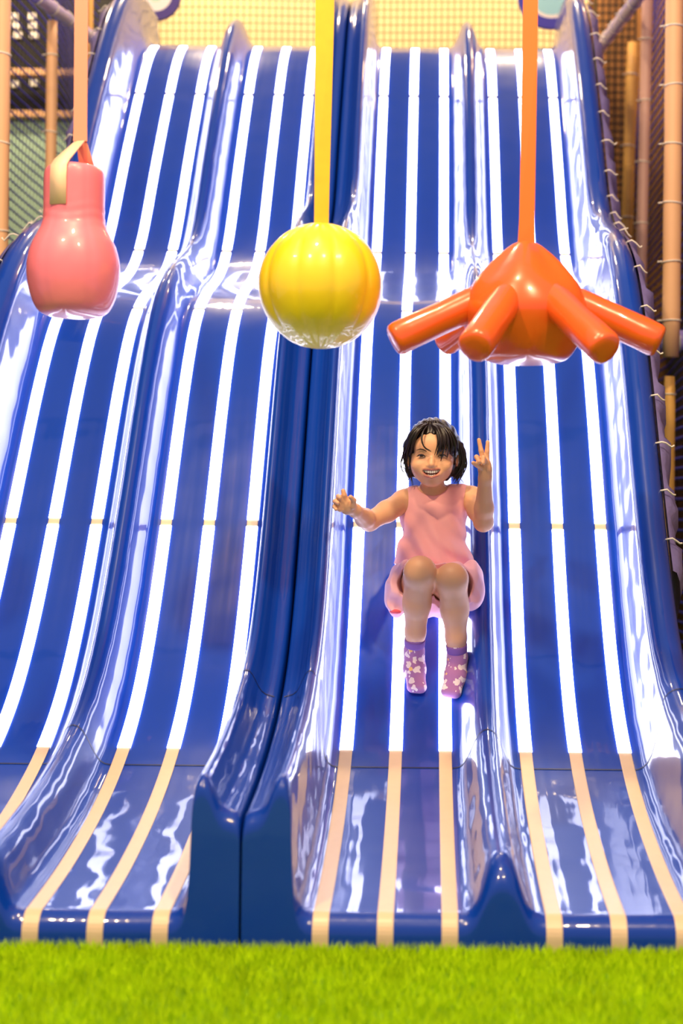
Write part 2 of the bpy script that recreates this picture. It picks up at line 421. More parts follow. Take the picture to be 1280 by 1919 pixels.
# left background: pale teal padding and a slotted dark panel
BD = 5.50 + CAM_D
def brow(row): return P(60, row, BD)[2]
tag(box_obj('wall_padding', -2.70, -1.68, 5.50, 5.62, 0.0, brow(226), M['teal']), 'pale teal wall padding seen through the left net beside the pink bag', 'wall padding')
for row, nm in ((142, 'upper'), (220, 'lower')):
    tag(box_obj('rail', -2.72, -1.68, 5.42, 5.48, brow(row)-0.018, brow(row)+0.018, M['foam_tan']), nm+' tan rail seen through the left net, above the teal padding', 'rail')
lv = thing('slotted_panel', 'black panel with white slots high up behind the left net', 'panel', (-2.2, 5.6, brow(225)))
box_obj('board', -2.72, -1.70, 5.60, 5.64, brow(222), brow(-60), M['cord_black'], lv)
for (px, row) in [(18, 31), (52, 31), (22, 48), (54, 48), (26, 66), (56, 66), (20, 158), (56, 156)]:
    p = P(px, row, BD+0.08); q = P(px+15, row, BD+0.08)
    box_obj('slot', p[0], q[0], 5.575, 5.60, p[2]-0.018, p[2]+0.018, M['white'], lv)

# ------------------------------------------------------------------ turf
NB = 90000
bx = np.random.uniform(-1.35, 1.05, NB); by = -np.random.uniform(0.0, 1.0, NB)**1.3*0.95 - 0.004
hh = np.random.uniform(0.016, 0.030, NB); an = np.random.uniform(0, 2*PI, NB); le = np.random.uniform(0, 0.018, NB); la = np.random.uniform(0, 2*PI, NB)
ww = 0.0016
v = np.zeros((NB, 3, 3)); dx, dy = np.cos(an)*ww, np.sin(an)*ww
v[:, 0] = np.stack([bx-dx, by-dy, np.zeros(NB)], 1); v[:, 1] = np.stack([bx+dx, by+dy, np.zeros(NB)], 1)
v[:, 2] = np.stack([bx+np.cos(la)*le, np.minimum(by+np.sin(la)*le, -0.002), hh], 1)
me = bpy.data.meshes.new('artificial_turf'); me.vertices.add(NB*3); me.vertices.foreach_set('co', v.ravel())
me.loops.add(NB*3); me.loops.foreach_set('vertex_index', np.arange(NB*3, dtype=np.int32))
me.polygons.add(NB); me.polygons.foreach_set('loop_start', np.arange(0, NB*3, 3, dtype=np.int32)); me.polygons.foreach_set('loop_total', np.full(NB, 3, dtype=np.int32))
me.update(); me.validate()
mg = mat('turf_blade', (0.50, 0.74, 0.003), 0.9, spec=0.1, noise=(14, 0.3)); me.materials.append(mg)
tf = bpy.data.objects.new('artificial_turf', me); COL.objects.link(tf); tf['kind'] = 'stuff'
tag(tf, 'bright lime green artificial turf in front of the slide', 'turf')

# ------------------------------------------------------------------ hanging toys
TD = 3.40; TY = TD - CAM_D; TS = TD/F_PX
BEAM = 4.45
bm_ = box_obj('ceiling_beam', -3.0, 2.2, TY-0.05, TY+0.05, BEAM, BEAM+0.12, M['steel']); tag(bm_, 'grey steel beam the hanging toys are strapped to', 'beam')
def ribbon_strap(pts, w, th, m, parent, name='strap', twist=None):
    """flat webbing: pts centre line, w half width along x"""
    b = MB(); rr = []
    for k, (p, ww_) in enumerate(zip(pts, w)):
        tw = 0 if twist is None else twist[k]
        cx, sx = math.cos(tw), math.sin(tw)
        e = np.array([cx, sx, 0]); n = np.array([-sx, cx, 0]); p = np.array(p)
        rr.append([tuple(p-e*ww_-n*th), tuple(p+e*ww_-n*th), tuple(p+e*ww_+n*th), tuple(p-e*ww_+n*th)])
    b.grid(rr, close=True); b.f.append((0, 1, 2, 3)); k = len(b.v)-4; b.f.append((k+3, k+2, k+1, k))
    return b.build(name, m, parent, smooth=False, fix=True)

# yellow ball
c = P(601, 537, TD); R = 117*TS
yb = thing('hanging_ball', 'round yellow gored vinyl ball hanging on a yellow strap in the middle', 'ball', c, 'hanging soft toys')
b = MB(); rr = []
NG = 10
for j in range(61):
    th = PI*j/60; row_ = []
    for i in range(120):
        ph = 2*PI*i/120 + 0.31
        g = abs(math.sin(ph*NG/2))           # 0 at a seam
        pl = 0.0
        if th < 0.95: pl = 0.07*(0.95-th)*math.sin(ph*NG*2+math.sin(ph*3))
        if th > 2.3: pl = 0.06*(th-2.3)*math.sin(ph*NG*2+1)
        r = R*(0.955+0.045*g**0.6+pl)
        zz = R*math.cos(th)*(1.0 if th > PI/2 else 1.0)
        row_.append((c[0]+r*math.sin(th)*math.cos(ph), c[1]+r*math.sin(th)*math.sin(ph), c[2]+zz))
    rr.append(row_)
b.grid(rr, close=True); b.build('ball', M['yellow'], yb)
top = np.array([c[0], c[1], c[2]+R*0.96])
ribbon_strap([top, top+(0.0005, 0, 0.1), top+(0.003, 0, 0.5), (top[0]+0.006, TY, BEAM)], [13.5*TS, 14*TS, 17.5*TS, 18*TS], 0.0015, M['yellow_strap'], yb, twist=[0.2, 0.15, 0.05, 0])

# pink punching bag
c = P(137, 595, TD)
pb = thing('punching_bag', 'pink bulb-shaped vinyl punching bag hanging on a salmon strap at left', 'punching bag', c, 'hanging soft toys')
prf = [(0, 0), (30, 0), (52, 4), (66, 14), (76, 34), (83, 62), (85.5, 90), (83, 116), (76, 140), (66, 160), (59, 176), (56.5, 192), (56, 215), (56, 245), (55.5, 268), (53, 281), (46, 288), (30, 291), (0, 291)]
prf = [(r, h*0.972) for r, h in prf]; pp = spline(prf, 90)
b = MB(); rr = []
for (r, h) in pp:
    row_ = []
    for i in range(96):
        ph = 2*PI*i/96
        seam = 1-0.018*math.exp(-((((ph+PI/2-0.1) % (PI/3))-PI/6)/0.035)**2)
        cr = 1+0.008*math.sin(h*0.35+math.sin(ph*3)*2)*math.exp(-((h-185)/22)**2)
        rad = max(0.0, r)*TS*seam*cr
        row_.append((c[0]+rad*math.cos(ph), c[1]+rad*math.sin(ph), c[2]+h*TS))
    rr.append(row_)
b.grid(rr, close=True); b.build('bag', M['pink'], pb)
knot = np.array([c[0]+10*TS, TY, c[2]+330*TS])
ribbon_strap([knot, knot+(0, 0, 0.04), knot+(-0.001, 0, 0.4), (knot[0]-0.002, TY, BEAM)], [13*TS, 12.5*TS, 12.5*TS, 12.5*TS], 0.002, M['pink_strap'], pb)
ztop = c[2]+283*TS; r0 = 56.5*TS
az = math.radians(-107)
def band(pts, e, w, m, nm):
    b = MB(); e = np.array(e); rr = []
    for p, w_ in zip(pts, w if hasattr(w, '__len__') else [w]*len(pts)):
        p = np.array(p); rr.append([tuple(p-e*w_), tuple(p+e*w_)])
    b.grid(rr); o = b.build(nm, m, pb, smooth=True)
    sm = o.modifiers.new('thickness', 'SOLIDIFY'); sm.thickness = 0.003; sm.offset = 1
    return o
dirf = np.array([math.cos(az), math.sin(az), 0]); side = np.array([-math.sin(az), math.cos(az), 0])
cc = np.array([c[0], c[1], 0])
pts = [knot+dirf*0.004] + [cc+dirf*(r0*0.80)+np.array([0, 0, ztop+0.004]), cc+dirf*(r0*0.985)+np.array([0, 0, ztop-0.012]), cc+dirf*(r0*1.02)+np.array([0, 0, ztop-0.04]), cc+dirf*(r0*1.02)+np.array([0, 0, ztop-0.105])]
band(pts, side, [0.013, 0.021, 0.0215, 0.0215, 0.0215], M['peach'], 'front_loop')
pts = [knot-dirf*0.004] + [cc-dirf*(r0*0.80)+np.array([0, 0, ztop+0.004]), cc-dirf*(r0*0.985)+np.array([0, 0, ztop-0.012]), cc-dirf*(r0*1.02)+np.array([0, 0, ztop-0.04]), cc-dirf*(r0*1.02)+np.array([0, 0, ztop-0.105])]
band(pts, side, [0.013, 0.021, 0.0215, 0.0215, 0.0215], M['pink_strap'], 'rear_loop')

# orange octopus
c = P(983, 684, TD)
oc = thing('hanging_octopus', 'orange vinyl octopus-shaped toy with splayed legs hanging at right', 'toy', c, 'hanging soft toys')
prf = [(0, 0), (45, 2), (76, 9), (94, 28), (110, 60), (120, 92), (117, 114), (104, 142), (84, 168), (62, 192), (43, 210), (25, 224), (9, 231), (0, 232)]
pp = spline(prf, 80)
b = MB(); rr = []
for (r, h) in pp:
    row_ = []
    for i in range(120):
        ph = 2*PI*i/120
        fold = 1 + 0.075*smooth01((h-100)/90)*math.sin(ph*7+0.6+1.5*math.sin(ph*2)) - 0.03*smooth01((60-h)/60)*abs(math.sin(ph*4))
        rad = max(0, r)*TS*fold
        row_.append((c[0]+rad*math.cos(ph), c[1]+rad*math.sin(ph), c[2]+h*TS))
    rr.append(row_)
b.grid(rr, close=True); b.build('dome', M['orange'], oc)
for az_d, rise in ((-169, 36), (-114, 4), (-60, 4), (-9, 40), (72, 60), (126, 66)):
    az = math.radians(az_d); e = np.array([math.cos(az), math.sin(az), 0]); z = np.array([0, 0, 1.0])
    base = c + e*70*TS + z*126*TS; tip = c + e*252*TS + z*rise*TS
    ax = (tip-base)/np.linalg.norm(tip-base); L = np.linalg.norm(tip-base)
    u1 = np.cross(ax, (0, 0, 1)); u1 /= np.linalg.norm(u1); u2 = np.cross(ax, u1)
    b = MB(); rr = []
    for (f, r) in [(0, 22), (0.05, 28), (0.2, 30.5), (0.5, 30), (0.8, 31), (0.94, 31), (0.975, 29), (0.992, 25), (0.999, 13), (1.0, 0.3)]:
        row_ = []
        for i in range(32):
            q = 2*PI*i/32; rad = r*TS*(1+0.03*math.sin(3*q+f*9))
            row_.append(tuple(base+ax*L*f+(u1*math.cos(q)+u2*math.sin(q))*rad))
        rr.append(row_)
    b.grid(rr, close=True); b.build('leg', M['orange'], oc, fix=True)
top = np.array([c[0]+0.001, TY, c[2]+226*TS])
ribbon_strap([top, top+(0.001, 0, 0.06), top+(0.004, 0, 0.45), (top[0]+0.008, TY, BEAM)], [16*TS, 14.5*TS, 14*TS, 14*TS], 0.002, M['orange_strap'], oc, twist=[0.15, 0.12, 0.05, 0])

# ------------------------------------------------------------------ child: signed distance fields turned into meshes
class Field:
    def __init__(s, lo, hi, vx):
        s.lo = np.array(lo, np.float32); s.vx = vx
        s.n = np.ceil((np.array(hi)-np.array(lo))/vx).astype(int)+1
        s.F = np.full(s.n, 1.0, np.float32)
    def _sl(s, lo, hi):
        a = np.clip(np.floor((np.array(lo)-s.lo)/s.vx).astype(int), 0, s.n); b = np.clip(np.ceil((np.array(hi)-s.lo)/s.vx).astype(int)+1, 0, s.n)
        sl = tuple(slice(i, j) for i, j in zip(a, b))
        g = [(s.lo[k]+s.vx*np.arange(a[k], b[k], dtype=np.float32)) for k in range(3)]
        return sl, g[0][:, None, None], g[1][None, :, None], g[2][None, None, :]
    def put(s, fn, lo, hi, k, op='add'):
        m = k + s.vx*3
        sl, X, Y, Z = s._sl(np.array(lo)-m, np.array(hi)+m)
        if 0 in s.F[sl].shape: return
        d = fn(X, Y, Z); a = s.F[sl]
        if op == 'add':
            h = np.clip(0.5+0.5*(a-d)/k, 0, 1); s.F[sl] = a*(1-h)+d*h-k*h*(1-h)
        else:
            d = -d; h = np.clip(0.5-0.5*(a-d)/k, 0, 1); s.F[sl] = a*(1-h)+d*h+k*h*(1-h)
    def cone(s, p, q, ra, rb, k=0.01, op='add'):
        p = np.array(p, np.float32); q = np.array(q, np.float32); ba = q-p; L2 = max(1e-9, float(ba@ba))
        def fn(X, Y, Z):
            t = np.clip(((X-p[0])*ba[0]+(Y-p[1])*ba[1]+(Z-p[2])*ba[2])/L2, 0, 1)
            return np.sqrt((X-p[0]-ba[0]*t)**2+(Y-p[1]-ba[1]*t)**2+(Z-p[2]-ba[2]*t)**2)-(ra+(rb-ra)*t)
        r = max(ra, rb); s.put(fn, np.minimum(p, q)-r, np.maximum(p, q)+r, k, op)
    def chain(s, pts, rad, k=0.004, op='add'):
        for a, b, ra, rb in zip(pts[:-1], pts[1:], rad[:-1], rad[1:]): s.cone(a, b, ra, rb, k, op)
    def ell(s, c, r, k=0.01, op='add', rot=None):
        c = np.array(c, np.float32); r = np.array(r, np.float32)
        Rm = np.eye(3) if rot is None else np.array(Euler(rot).to_matrix().transposed())
        def fn(X, Y, Z):
            x, y, z = X-c[0], Y-c[1], Z-c[2]
            a = [(Rm[i, 0]*x+Rm[i, 1]*y+Rm[i, 2]*z) for i in range(3)]
            k0 = np.sqrt(sum((a[i]/r[i])**2 for i in range(3))); k1 = np.sqrt(sum((a[i]/r[i]**2)**2 for i in range(3)))
            return k0*(k0-1)/np.maximum(k1, 1e-6)
        m = float(r.max()); s.put(fn, c-m, c+m, k, op)
    def cut(s, fn):                    # keep where fn < 0
        sl, X, Y, Z = s._sl(s.lo, s.lo+s.n*s.vx); s.F[sl] = np.maximum(s.F[sl], fn(X, Y, Z))
    def warp(s, fn):
        sl, X, Y, Z = s._sl(s.lo, s.lo+s.n*s.vx); s.F[sl] = s.F[sl]+fn(X, Y, Z)
    def extract(s):
        F = s.F; nx, ny, nz = F.shape; sg = F < 0
        cnt = np.zeros((nx-1, ny-1, nz-1), np.int8)
        offs = [(i, j, k) for i in (0, 1) for j in (0, 1) for k in (0, 1)]
        for o in offs: cnt += sg[o[0]:nx-1+o[0], o[1]:ny-1+o[1], o[2]:nz-1+o[2]]
        I = np.argwhere((cnt > 0) & (cnt < 8)); vid = np.full(cnt.shape, -1, np.int32); vid[tuple(I.T)] = np.arange(len(I))
        val = {o: F[I[:, 0]+o[0], I[:, 1]+o[1], I[:, 2]+o[2]] for o in offs}
        acc = np.zeros((len(I), 3)); num = np.zeros(len(I))
        for o in offs:
            for ax in range(3):
                if o[ax] == 0:
                    o2 = tuple(o[k]+(1 if k == ax else 0) for k in range(3)); a, b = val[o], val[o2]
                    m = (a < 0) != (b < 0); t = np.where(m, a/np.where(m, a-b, 1), 0)
                    p = np.array(o, float)[None, :].repeat(len(I), 0); p[:, ax] += t
                    acc[m] += p[m]; num[m] += 1
        V = (I+acc/num[:, None])*s.vx+s.lo
        Q = []
        for ax in range(3):
            sl0 = [slice(1, -1)]*3; sl0[ax] = slice(0, -1); sl1 = list(sl0); sl1[ax] = slice(1, None)
            a, b = sg[tuple(sl0)], sg[tuple(sl1)]
            E = np.argwhere(a != b); E2 = E+np.array([0 if k == ax else 1 for k in range(3)])
            flip = a[tuple(E.T)]
            u, w_ = (ax+1) % 3, (ax+2) % 3
            def cell(du, dw):
                c_ = E2.copy(); c_[:, u] -= du; c_[:, w_] -= dw; return vid[tuple(c_.T)]
            q = np.stack([cell(1, 1), cell(0, 1), cell(0, 0), cell(1, 0)], 1)
            q[~flip] = q[~flip][:, ::-1]; Q.append(q)
        return V, np.vstack(Q)
    def build(s, name, m, parent, smooth_it=2):
        V, Q = s.extract(); Q = Q[(Q >= 0).all(1)]
        for _ in range(smooth_it):
            acc = np.zeros_like(V); num = np.zeros(len(V))
            for a, b in ((0, 1), (1, 2), (2, 3), (3, 0)):
                np.add.at(acc, Q[:, a], V[Q[:, b]]); np.add.at(num, Q[:, a], 1); np.add.at(acc, Q[:, b], V[Q[:, a]]); np.add.at(num, Q[:, b], 1)
            V = V*0.5+0.5*acc/np.maximum(num, 1)[:, None]
        me = bpy.data.meshes.new(name); me.vertices.add(len(V)); me.vertices.foreach_set('co', V.astype(np.float32).ravel())
        me.loops.add(len(Q)*4); me.loops.foreach_set('vertex_index', Q.astype(np.int32).ravel())
        me.polygons.add(len(Q)); me.polygons.foreach_set('loop_start', np.arange(0, len(Q)*4, 4, dtype=np.int32)); me.polygons.foreach_set('loop_total', np.full(len(Q), 4, dtype=np.int32))
        me.polygons.foreach_set('use_smooth', np.ones(len(Q), dtype=bool))
        me.materials.append(m); me.update(); me.validate()
        o = bpy.data.objects.new(name, me); COL.objects.link(o); o.parent = parent; o.matrix_parent_inverse = Matrix.Translation(-parent.location)
        return o, V

pel = S3(812, 1140, 0.088)
child = thing('person', 'child in a pink sleeveless top sliding down, holding up a V sign', 'person', S3(812, 1140, 0.0))
V_ = lambda *a: np.array(a, float)
# skeleton
hipL, hipR = pel+V_(-0.042, -0.005, 0.0), pel+V_(0.042, -0.005, 0.0)
kneeL, kneeR = P(787, 1074, 3.845), P(847, 1087, 3.855)
def foot_pts(ankpx, heelpx, midpx, toepx, toe2px):
    return dict(ank=S3(*ankpx, 0.062), heel=S3(*heelpx, 0.027), mid=S3(*midpx, 0.031), toe=S3(*toepx, 0.0185), toe2=S3(*toe2px, 0.0185))
fL = foot_pts((776, 1248), (776, 1238), (777, 1268), (774, 1296), (788, 1297))
fR = foot_pts((856, 1258), (857, 1248), (853, 1280), (838, 1304), (853, 1306))
shL, shR = P(756, 941, 4.13), P(886, 935, 4.13)
elL, wrL = P(692, 978, 4.02), P(665, 957, 3.90)
elR, wrR = P(906, 979, 4.015), P(909, 896, 3.945)
neck = P(811, 915, 4.13); head = P(809, 842, 4.085)
HP = 4.085/F_PX
def HQ(px, row, dy):     # head-relative point: pixel on the head's depth plane, dy metres forward (towards the camera)
    a = P(px, row, 4.085-dy); return a
B = Field(P(610, 1320, 4.0)*[1, 0, 1]+V_(0, 0.94, -0.02), P(935, 775, 4.0)*[1, 0, 1]+V_(0, 1.42, 0.0), 0.0024)
# trunk
chest = P(812, 972, 4.135); waist = P(812, 1040, 4.10)
B.ell(pel, (0.088, 0.072, 0.072), 0.02); B.ell(waist, (0.082, 0.064, 0.085), 0.03); B.ell(chest, (0.088, 0.062, 0.080), 0.03)
B.cone(P(775, 935, 4.135), P(866, 931, 4.135), 0.034, 0.034, 0.03)
B.cone(P(811, 935, 4.135), P(810, 880, 4.10), 0.034, 0.034, 0.015)
# legs
for hp, kn, ft, sgn in ((hipL, kneeL, fL, -1), (hipR, kneeR, fR, 1)):
    B.cone(hp, kn, 0.058, 0.042, 0.015)
    B.ell(kn+V_(0, -0.006, 0.006), (0.041, 0.036, 0.038), 0.012)
    an = ft['ank']; cf = kn*0.60+an*0.40+V_(0.002*sgn, 0.012, 0.0)
    B.chain([kn, cf, kn*0.25+an*0.75, an], [0.039, 0.0365, 0.027, 0.0225], 0.014)
    B.ell(kn*0.7+an*0.3+V_(0.003*sgn, 0.016, 0), (0.036, 0.034, 0.060), 0.012)
    B.cone(an, ft['heel'], 0.0235, 0.025, 0.012); B.cone(ft['heel'], ft['mid'], 0.024, 0.027, 0.012)
    B.cone(an, ft['mid'], 0.022, 0.026, 0.012)
    B.cone(ft['mid'], ft['toe'], 0.023, 0.017, 0.012); B.cone(ft['mid'], ft['toe2'], 0.023, 0.017, 0.012)
# arms
for sh, el, wr in ((shL, elL, wrL), (shR, elR, wrR)):
    B.ell(sh, (0.034, 0.034, 0.034), 0.02)
    B.chain([sh, sh*0.5+el*0.5, el], [0.033, 0.0305, 0.0255], 0.012)
    B.chain([el, el*0.68+wr*0.32, wr], [0.0265, 0.0262, 0.0175], 0.012)
# viewer-left hand, open and a little curled
def finger(pts, r=0.0066):
    B.chain([np.array(p) for p in pts], [r*1.12]+[r]*(len(pts)-2)+[r*0.88], 0.0035)
pd = 3.865
B.cone(wrL, P(657, 952, 3.885), 0.0175, 0.017, 0.012)
B.ell(P(652, 948, 3.872), (0.022, 0.0135, 0.026), 0.010, rot=(0.2, 0.35, 0))
finger([P(648, 937, pd), P(645, 928, pd-0.006), P(643, 920, pd-0.008)], 0.0070)
finger([P(641, 941, pd), P(634, 931, pd-0.010), P(637, 933, pd-0.028)])
finger([P(638, 948, pd), P(628, 940, pd-0.010), P(633, 943, pd-0.028)])
finger([P(638, 956, pd), P(627, 950, pd-0.008), P(630, 955, pd-0.022)], 0.0060)
finger([P(662, 950, pd-0.006), P(663, 938, pd-0.016), P(657, 932, pd-0.026)], 0.0072)
# viewer-right hand, two fingers up
pd = 3.935
B.cone(wrR, P(910, 884, 3.94), 0.0175, 0.018, 0.010)
B.ell(P(908, 874, 3.935), (0.0195, 0.0135, 0.025), 0.010)
finger([P(905, 862, pd), P(901.5, 845, pd-0.004), P(897.5, 825, pd-0.004)], 0.0067)
finger([P(912, 862, pd+0.004), P(913, 846, pd), P(914, 829, pd-0.002)], 0.0066)
finger([P(902, 866, pd), P(893, 857, pd-0.016), P(898, 866, pd-0.030)], 0.0066)
finger([P(912, 868, pd-0.008), P(906, 858, pd-0.022), P(906, 869, pd-0.030)], 0.0062)
finger([P(903, 878, pd-0.010), P(894, 872, pd-0.022), P(887, 868, pd-0.030)], 0.0068)
# head
B.ell(HQ(811, 838, -0.012), (0.070, 0.084, 0.074), 0.012)
B.ell(HQ(809, 872, 0.022), (0.060, 0.056, 0.056), 0.020)
B.ell(HQ(809, 898, 0.044), (0.026, 0.022, 0.020), 0.022)
for sx in (-1, 1):
    B.ell(HQ(809+sx*24, 874, 0.053), (0.022, 0.020, 0.019), 0.012)      # cheeks raised by the smile
    B.ell(HQ(811+sx*46, 862, -0.002), (0.008, 0.016, 0.020), 0.004)     # ears
    B.ell(HQ(809+sx*19, 855, 0.088), (0.016, 0.014, 0.0065), 0.008, op='sub')
B.ell(HQ(809, 836, 0.056), (0.046, 0.022, 0.030), 0.016)                # forehead
B.cone(HQ(809, 858, 0.074), HQ(808.5, 871, 0.084), 0.0065, 0.0090, 0.007)
for sx in (-1, 1): B.ell(HQ(808.5+sx*6.0, 873.5, 0.079), (0.0068, 0.007, 0.0056), 0.004)
# mouth: muzzle, opening, lips
B.ell(HQ(808.5, 886, 0.066), (0.033, 0.016, 0.018), 0.010)
mp = [(792, 882.0, 0.068), (798, 886.8, 0.077), (808.5, 888.6, 0.081), (819, 886.3, 0.077), (825, 881.0, 0.068)]
B.chain([HQ(*q) for q in mp], [0.0045, 0.0072, 0.0080, 0.0072, 0.0045], 0.003, op='sub')
up = [(790, 879.5, 0.069), (799, 879.6, 0.079), (808.5, 880.6, 0.083), (818, 879.2, 0.079), (827, 878.5, 0.069)]
lw = [(790, 880.5, 0.069), (796.5, 891.6, 0.075), (808.5, 895.8, 0.080), (820.5, 891.0, 0.075), (827, 879.5, 0.069)]
B.chain([HQ(*q) for q in up], [0.0022, 0.0027, 0.0027, 0.0027, 0.0022], 0.003)
B.chain([HQ(*q) for q in lw], [0.0022, 0.0030, 0.0034, 0.0030, 0.0022], 0.003)
body, BV = B.build('body', M['skin'], child, 2)
def dist_chain(V, pts):
    d = np.full(len(V), 9.0)
    for a, b_ in zip(pts[:-1], pts[1:]):
        ab = b_-a; t = np.clip(((V-a)@ab)/(ab@ab), 0, 1); d = np.minimum(d, np.linalg.norm(V-a-t[:, None]*ab, axis=1))
    return d
tint = np.tile(np.array([0.72, 0.39, 0.225, 1.0]), (len(BV), 1))
dl = np.minimum(dist_chain(BV, [HQ(*q) for q in up]), dist_chain(BV, [HQ(*q) for q in lw]))
kk = np.clip((0.0048-dl)/0.002, 0, 1)[:, None]; tint[:, :3] = tint[:, :3]*(1-kk)+np.array([0.50, 0.17, 0.14])*kk
dm = dist_chain(BV, [HQ(q[0], q[1], q[2]-0.006) for q in mp])
kk = np.clip((0.0048-dm)/0.001, 0, 1)[:, None]*(kk < 0.4); tint[:, :3] = tint[:, :3]*(1-kk)+np.array([0.20, 0.04, 0.04])*kk
at = body.data.color_attributes.new('tint', 'FLOAT_COLOR', 'POINT'); at.data.foreach_set('color', tint.astype(np.float32).ravel())
# teeth
T = MB()
def tooth(cpt, wx, hz_):
    sup = lambda q: (math.copysign(abs(math.cos(q))**0.5, math.cos(q)), math.copysign(abs(math.sin(q))**0.5, math.sin(q)))
    rr = [[tuple(cpt+V_(sup(q)[0]*wx*s_, yy, sup(q)[1]*hz_*s_)) for q in np.linspace(0, 2*PI, 16, endpoint=False)] for s_, yy in ((0.75, -0.0022), (1.0, -0.0010), (1.0, 0.004))]
    T.grid(rr, close=True); T.f.append(tuple(len(T.v)-48+j for j in range(15, -1, -1)))
for k in range(8):
    f = (k-3.5)/3.5; tooth(HQ(808.5+f*13.5, 885.2-2.4*f*f, 0.0795-0.011*f*f), 0.00285*(1-0.12*abs(f)), 0.0040*(1-0.28*f*f))
for k in range(6):
    f = (k-2.5)/2.5; tooth(HQ(808.5+f*9.0, 891.8-1.6*f*f, 0.0745-0.006*f*f), 0.0026, 0.0022)
T.build('teeth', M['tooth'], child, fix=True)
# eyes, lids, brows
def small_ell(name, c_, r, m, parent=child, rz=0.0):
    b = MB(); rr = []
    for j in range(13):
        th = PI*j/12
        rr.append([tuple(c_ + V_(r[0]*math.sin(th)*math.cos(q)*math.cos(rz)-r[2]*math.cos(th)*math.sin(rz), r[1]*math.sin(th)*math.sin(q), r[2]*math.cos(th)*math.cos(rz)+r[0]*math.sin(th)*math.cos(q)*math.sin(rz))) for q in np.linspace(0, 2*PI, 20, endpoint=False)])
    b.grid(rr, close=True); return b.build(name, m, parent, fix=True)
for sx, rz in ((-1, -0.06), (1, 0.06)):
    ec = HQ(809+sx*19.0, 855, 0.0715)
    small_ell('eye_white', ec, (0.0098, 0.0050, 0.0021), M['eye_white'], rz=rz)
    small_ell('iris', ec+V_(0, -0.0032, 0.0001), (0.0052, 0.0030, 0.0024), M['eye_dark'])
    b = MB(); b.tube([HQ(809+sx*q, r_, dy) for q, r_, dy in ((11.5, 856.3, 0.0760), (15, 853.6, 0.0785), (19.5, 852.4, 0.0785), (24, 853.4, 0.0750), (28, 856.0, 0.0690))], [0.0010, 0.0018, 0.0021, 0.0019, 0.0010], 7)
    b.build('eyelashes', M['eye_dark'], child)
    b = MB(); b.tube([HQ(809+sx*q, r_, dy) for q, r_, dy in ((9.5, 846.5, 0.0800), (15, 843.3, 0.0800), (21, 842.0, 0.0770), (28, 844.0, 0.0700))], [0.0010, 0.0019, 0.0018, 0.0008], 7)
    b.build('eyebrow', M['brow'], child)

# hair: cap plus locks
Hh = Field(HQ(735, 930, 0.11)+V_(0, 0, 0), HQ(890, 770, 0.0)+V_(0, 0.14, 0), 0.0026)
Hh.ell(HQ(812, 836, -0.016), (0.078, 0.090, 0.082), 0.01)
Hh.ell(HQ(812, 868, -0.045), (0.072, 0.052, 0.062), 0.02)
for sx in (-1, 1): Hh.cone(HQ(812+sx*44, 838, -0.005), HQ(812+sx*43, 888, -0.032), 0.020, 0.013, 0.012)
Hh.ell(HQ(808, 868, 0.085), (0.0555, 0.080, 0.078), 0.006, op='sub')
Hh.ell(HQ(805, 838, 0.085), (0.034, 0.050, 0.040), 0.006, op='sub')
Hh.cut(lambda X, Y, Z: (HQ(812, 903, 0)[2]-Z)+0*X+0*Y)
Hh.warp(lambda X, Y, Z: 0.0016*np.sin(X*330+Z*40+3*np.sin(Z*60))*np.ones_like(Y))
hair, _ = Hh.build('hair', M['hair'], child, 1)
locks = MB()
def lock(pts, r0, n=1, spread=0.0, tip=0.25, flat=1.0):
    pts = [np.array(p) for p in pts]
    for k in range(n):
        off = np.random.normal(0, spread, 3)*V_(1, 0.6, 0.5); tw = np.random.normal(0, spread*1.6, 3)*V_(1, 0.7, 1)
        q = [p + off*(0.4+0.6*i/(len(pts)-1)) + tw*(i/(len(pts)-1))**1.5 for i, p in enumerate(pts)]
        c_ = spline(q, 14); t = np.linspace(0, 1, 14)
        locks.tube(c_, list(r0*np.random.uniform(0.7, 1.1)*np.clip(np.minimum(0.5+t*3, 1-(1-tip)*t**2.2), 0.06, 1)), 6)
part = (806, 797)
# thin curl on the forehead
lock([HQ(802, 797, 0.050), HQ(794, 808, 0.078), HQ(790.5, 824, 0.090), HQ(795, 838, 0.093), HQ(807, 846, 0.091)], 0.0024, 4, 0.0012, 0.2)
# left bangs sweeping to the temple
lock([HQ(803, 795, 0.035), HQ(787, 803, 0.068), HQ(775, 820, 0.072), HQ(767, 845, 0.052)], 0.0058, 10, 0.0045, 0.2)
lock([HQ(800, 793, 0.03), HQ(779, 805, 0.055), HQ(766, 826, 0.050), HQ(761, 858, 0.030)], 0.0060, 12, 0.005, 0.2)
# big right bangs over the eye
lock([HQ(809, 796, 0.045), HQ(820, 806, 0.078), HQ(826, 826, 0.090), HQ(823, 848, 0.089)], 0.0046, 10, 0.0034, 0.2)
lock([HQ(811, 795, 0.042), HQ(828, 805, 0.074), HQ(836, 826, 0.084), HQ(833, 850, 0.081)], 0.0052, 12, 0.0042, 0.2)
lock([HQ(814, 794, 0.038), HQ(837, 806, 0.066), HQ(847, 828, 0.070), HQ(847, 850, 0.062)], 0.0056, 12, 0.0044, 0.2)
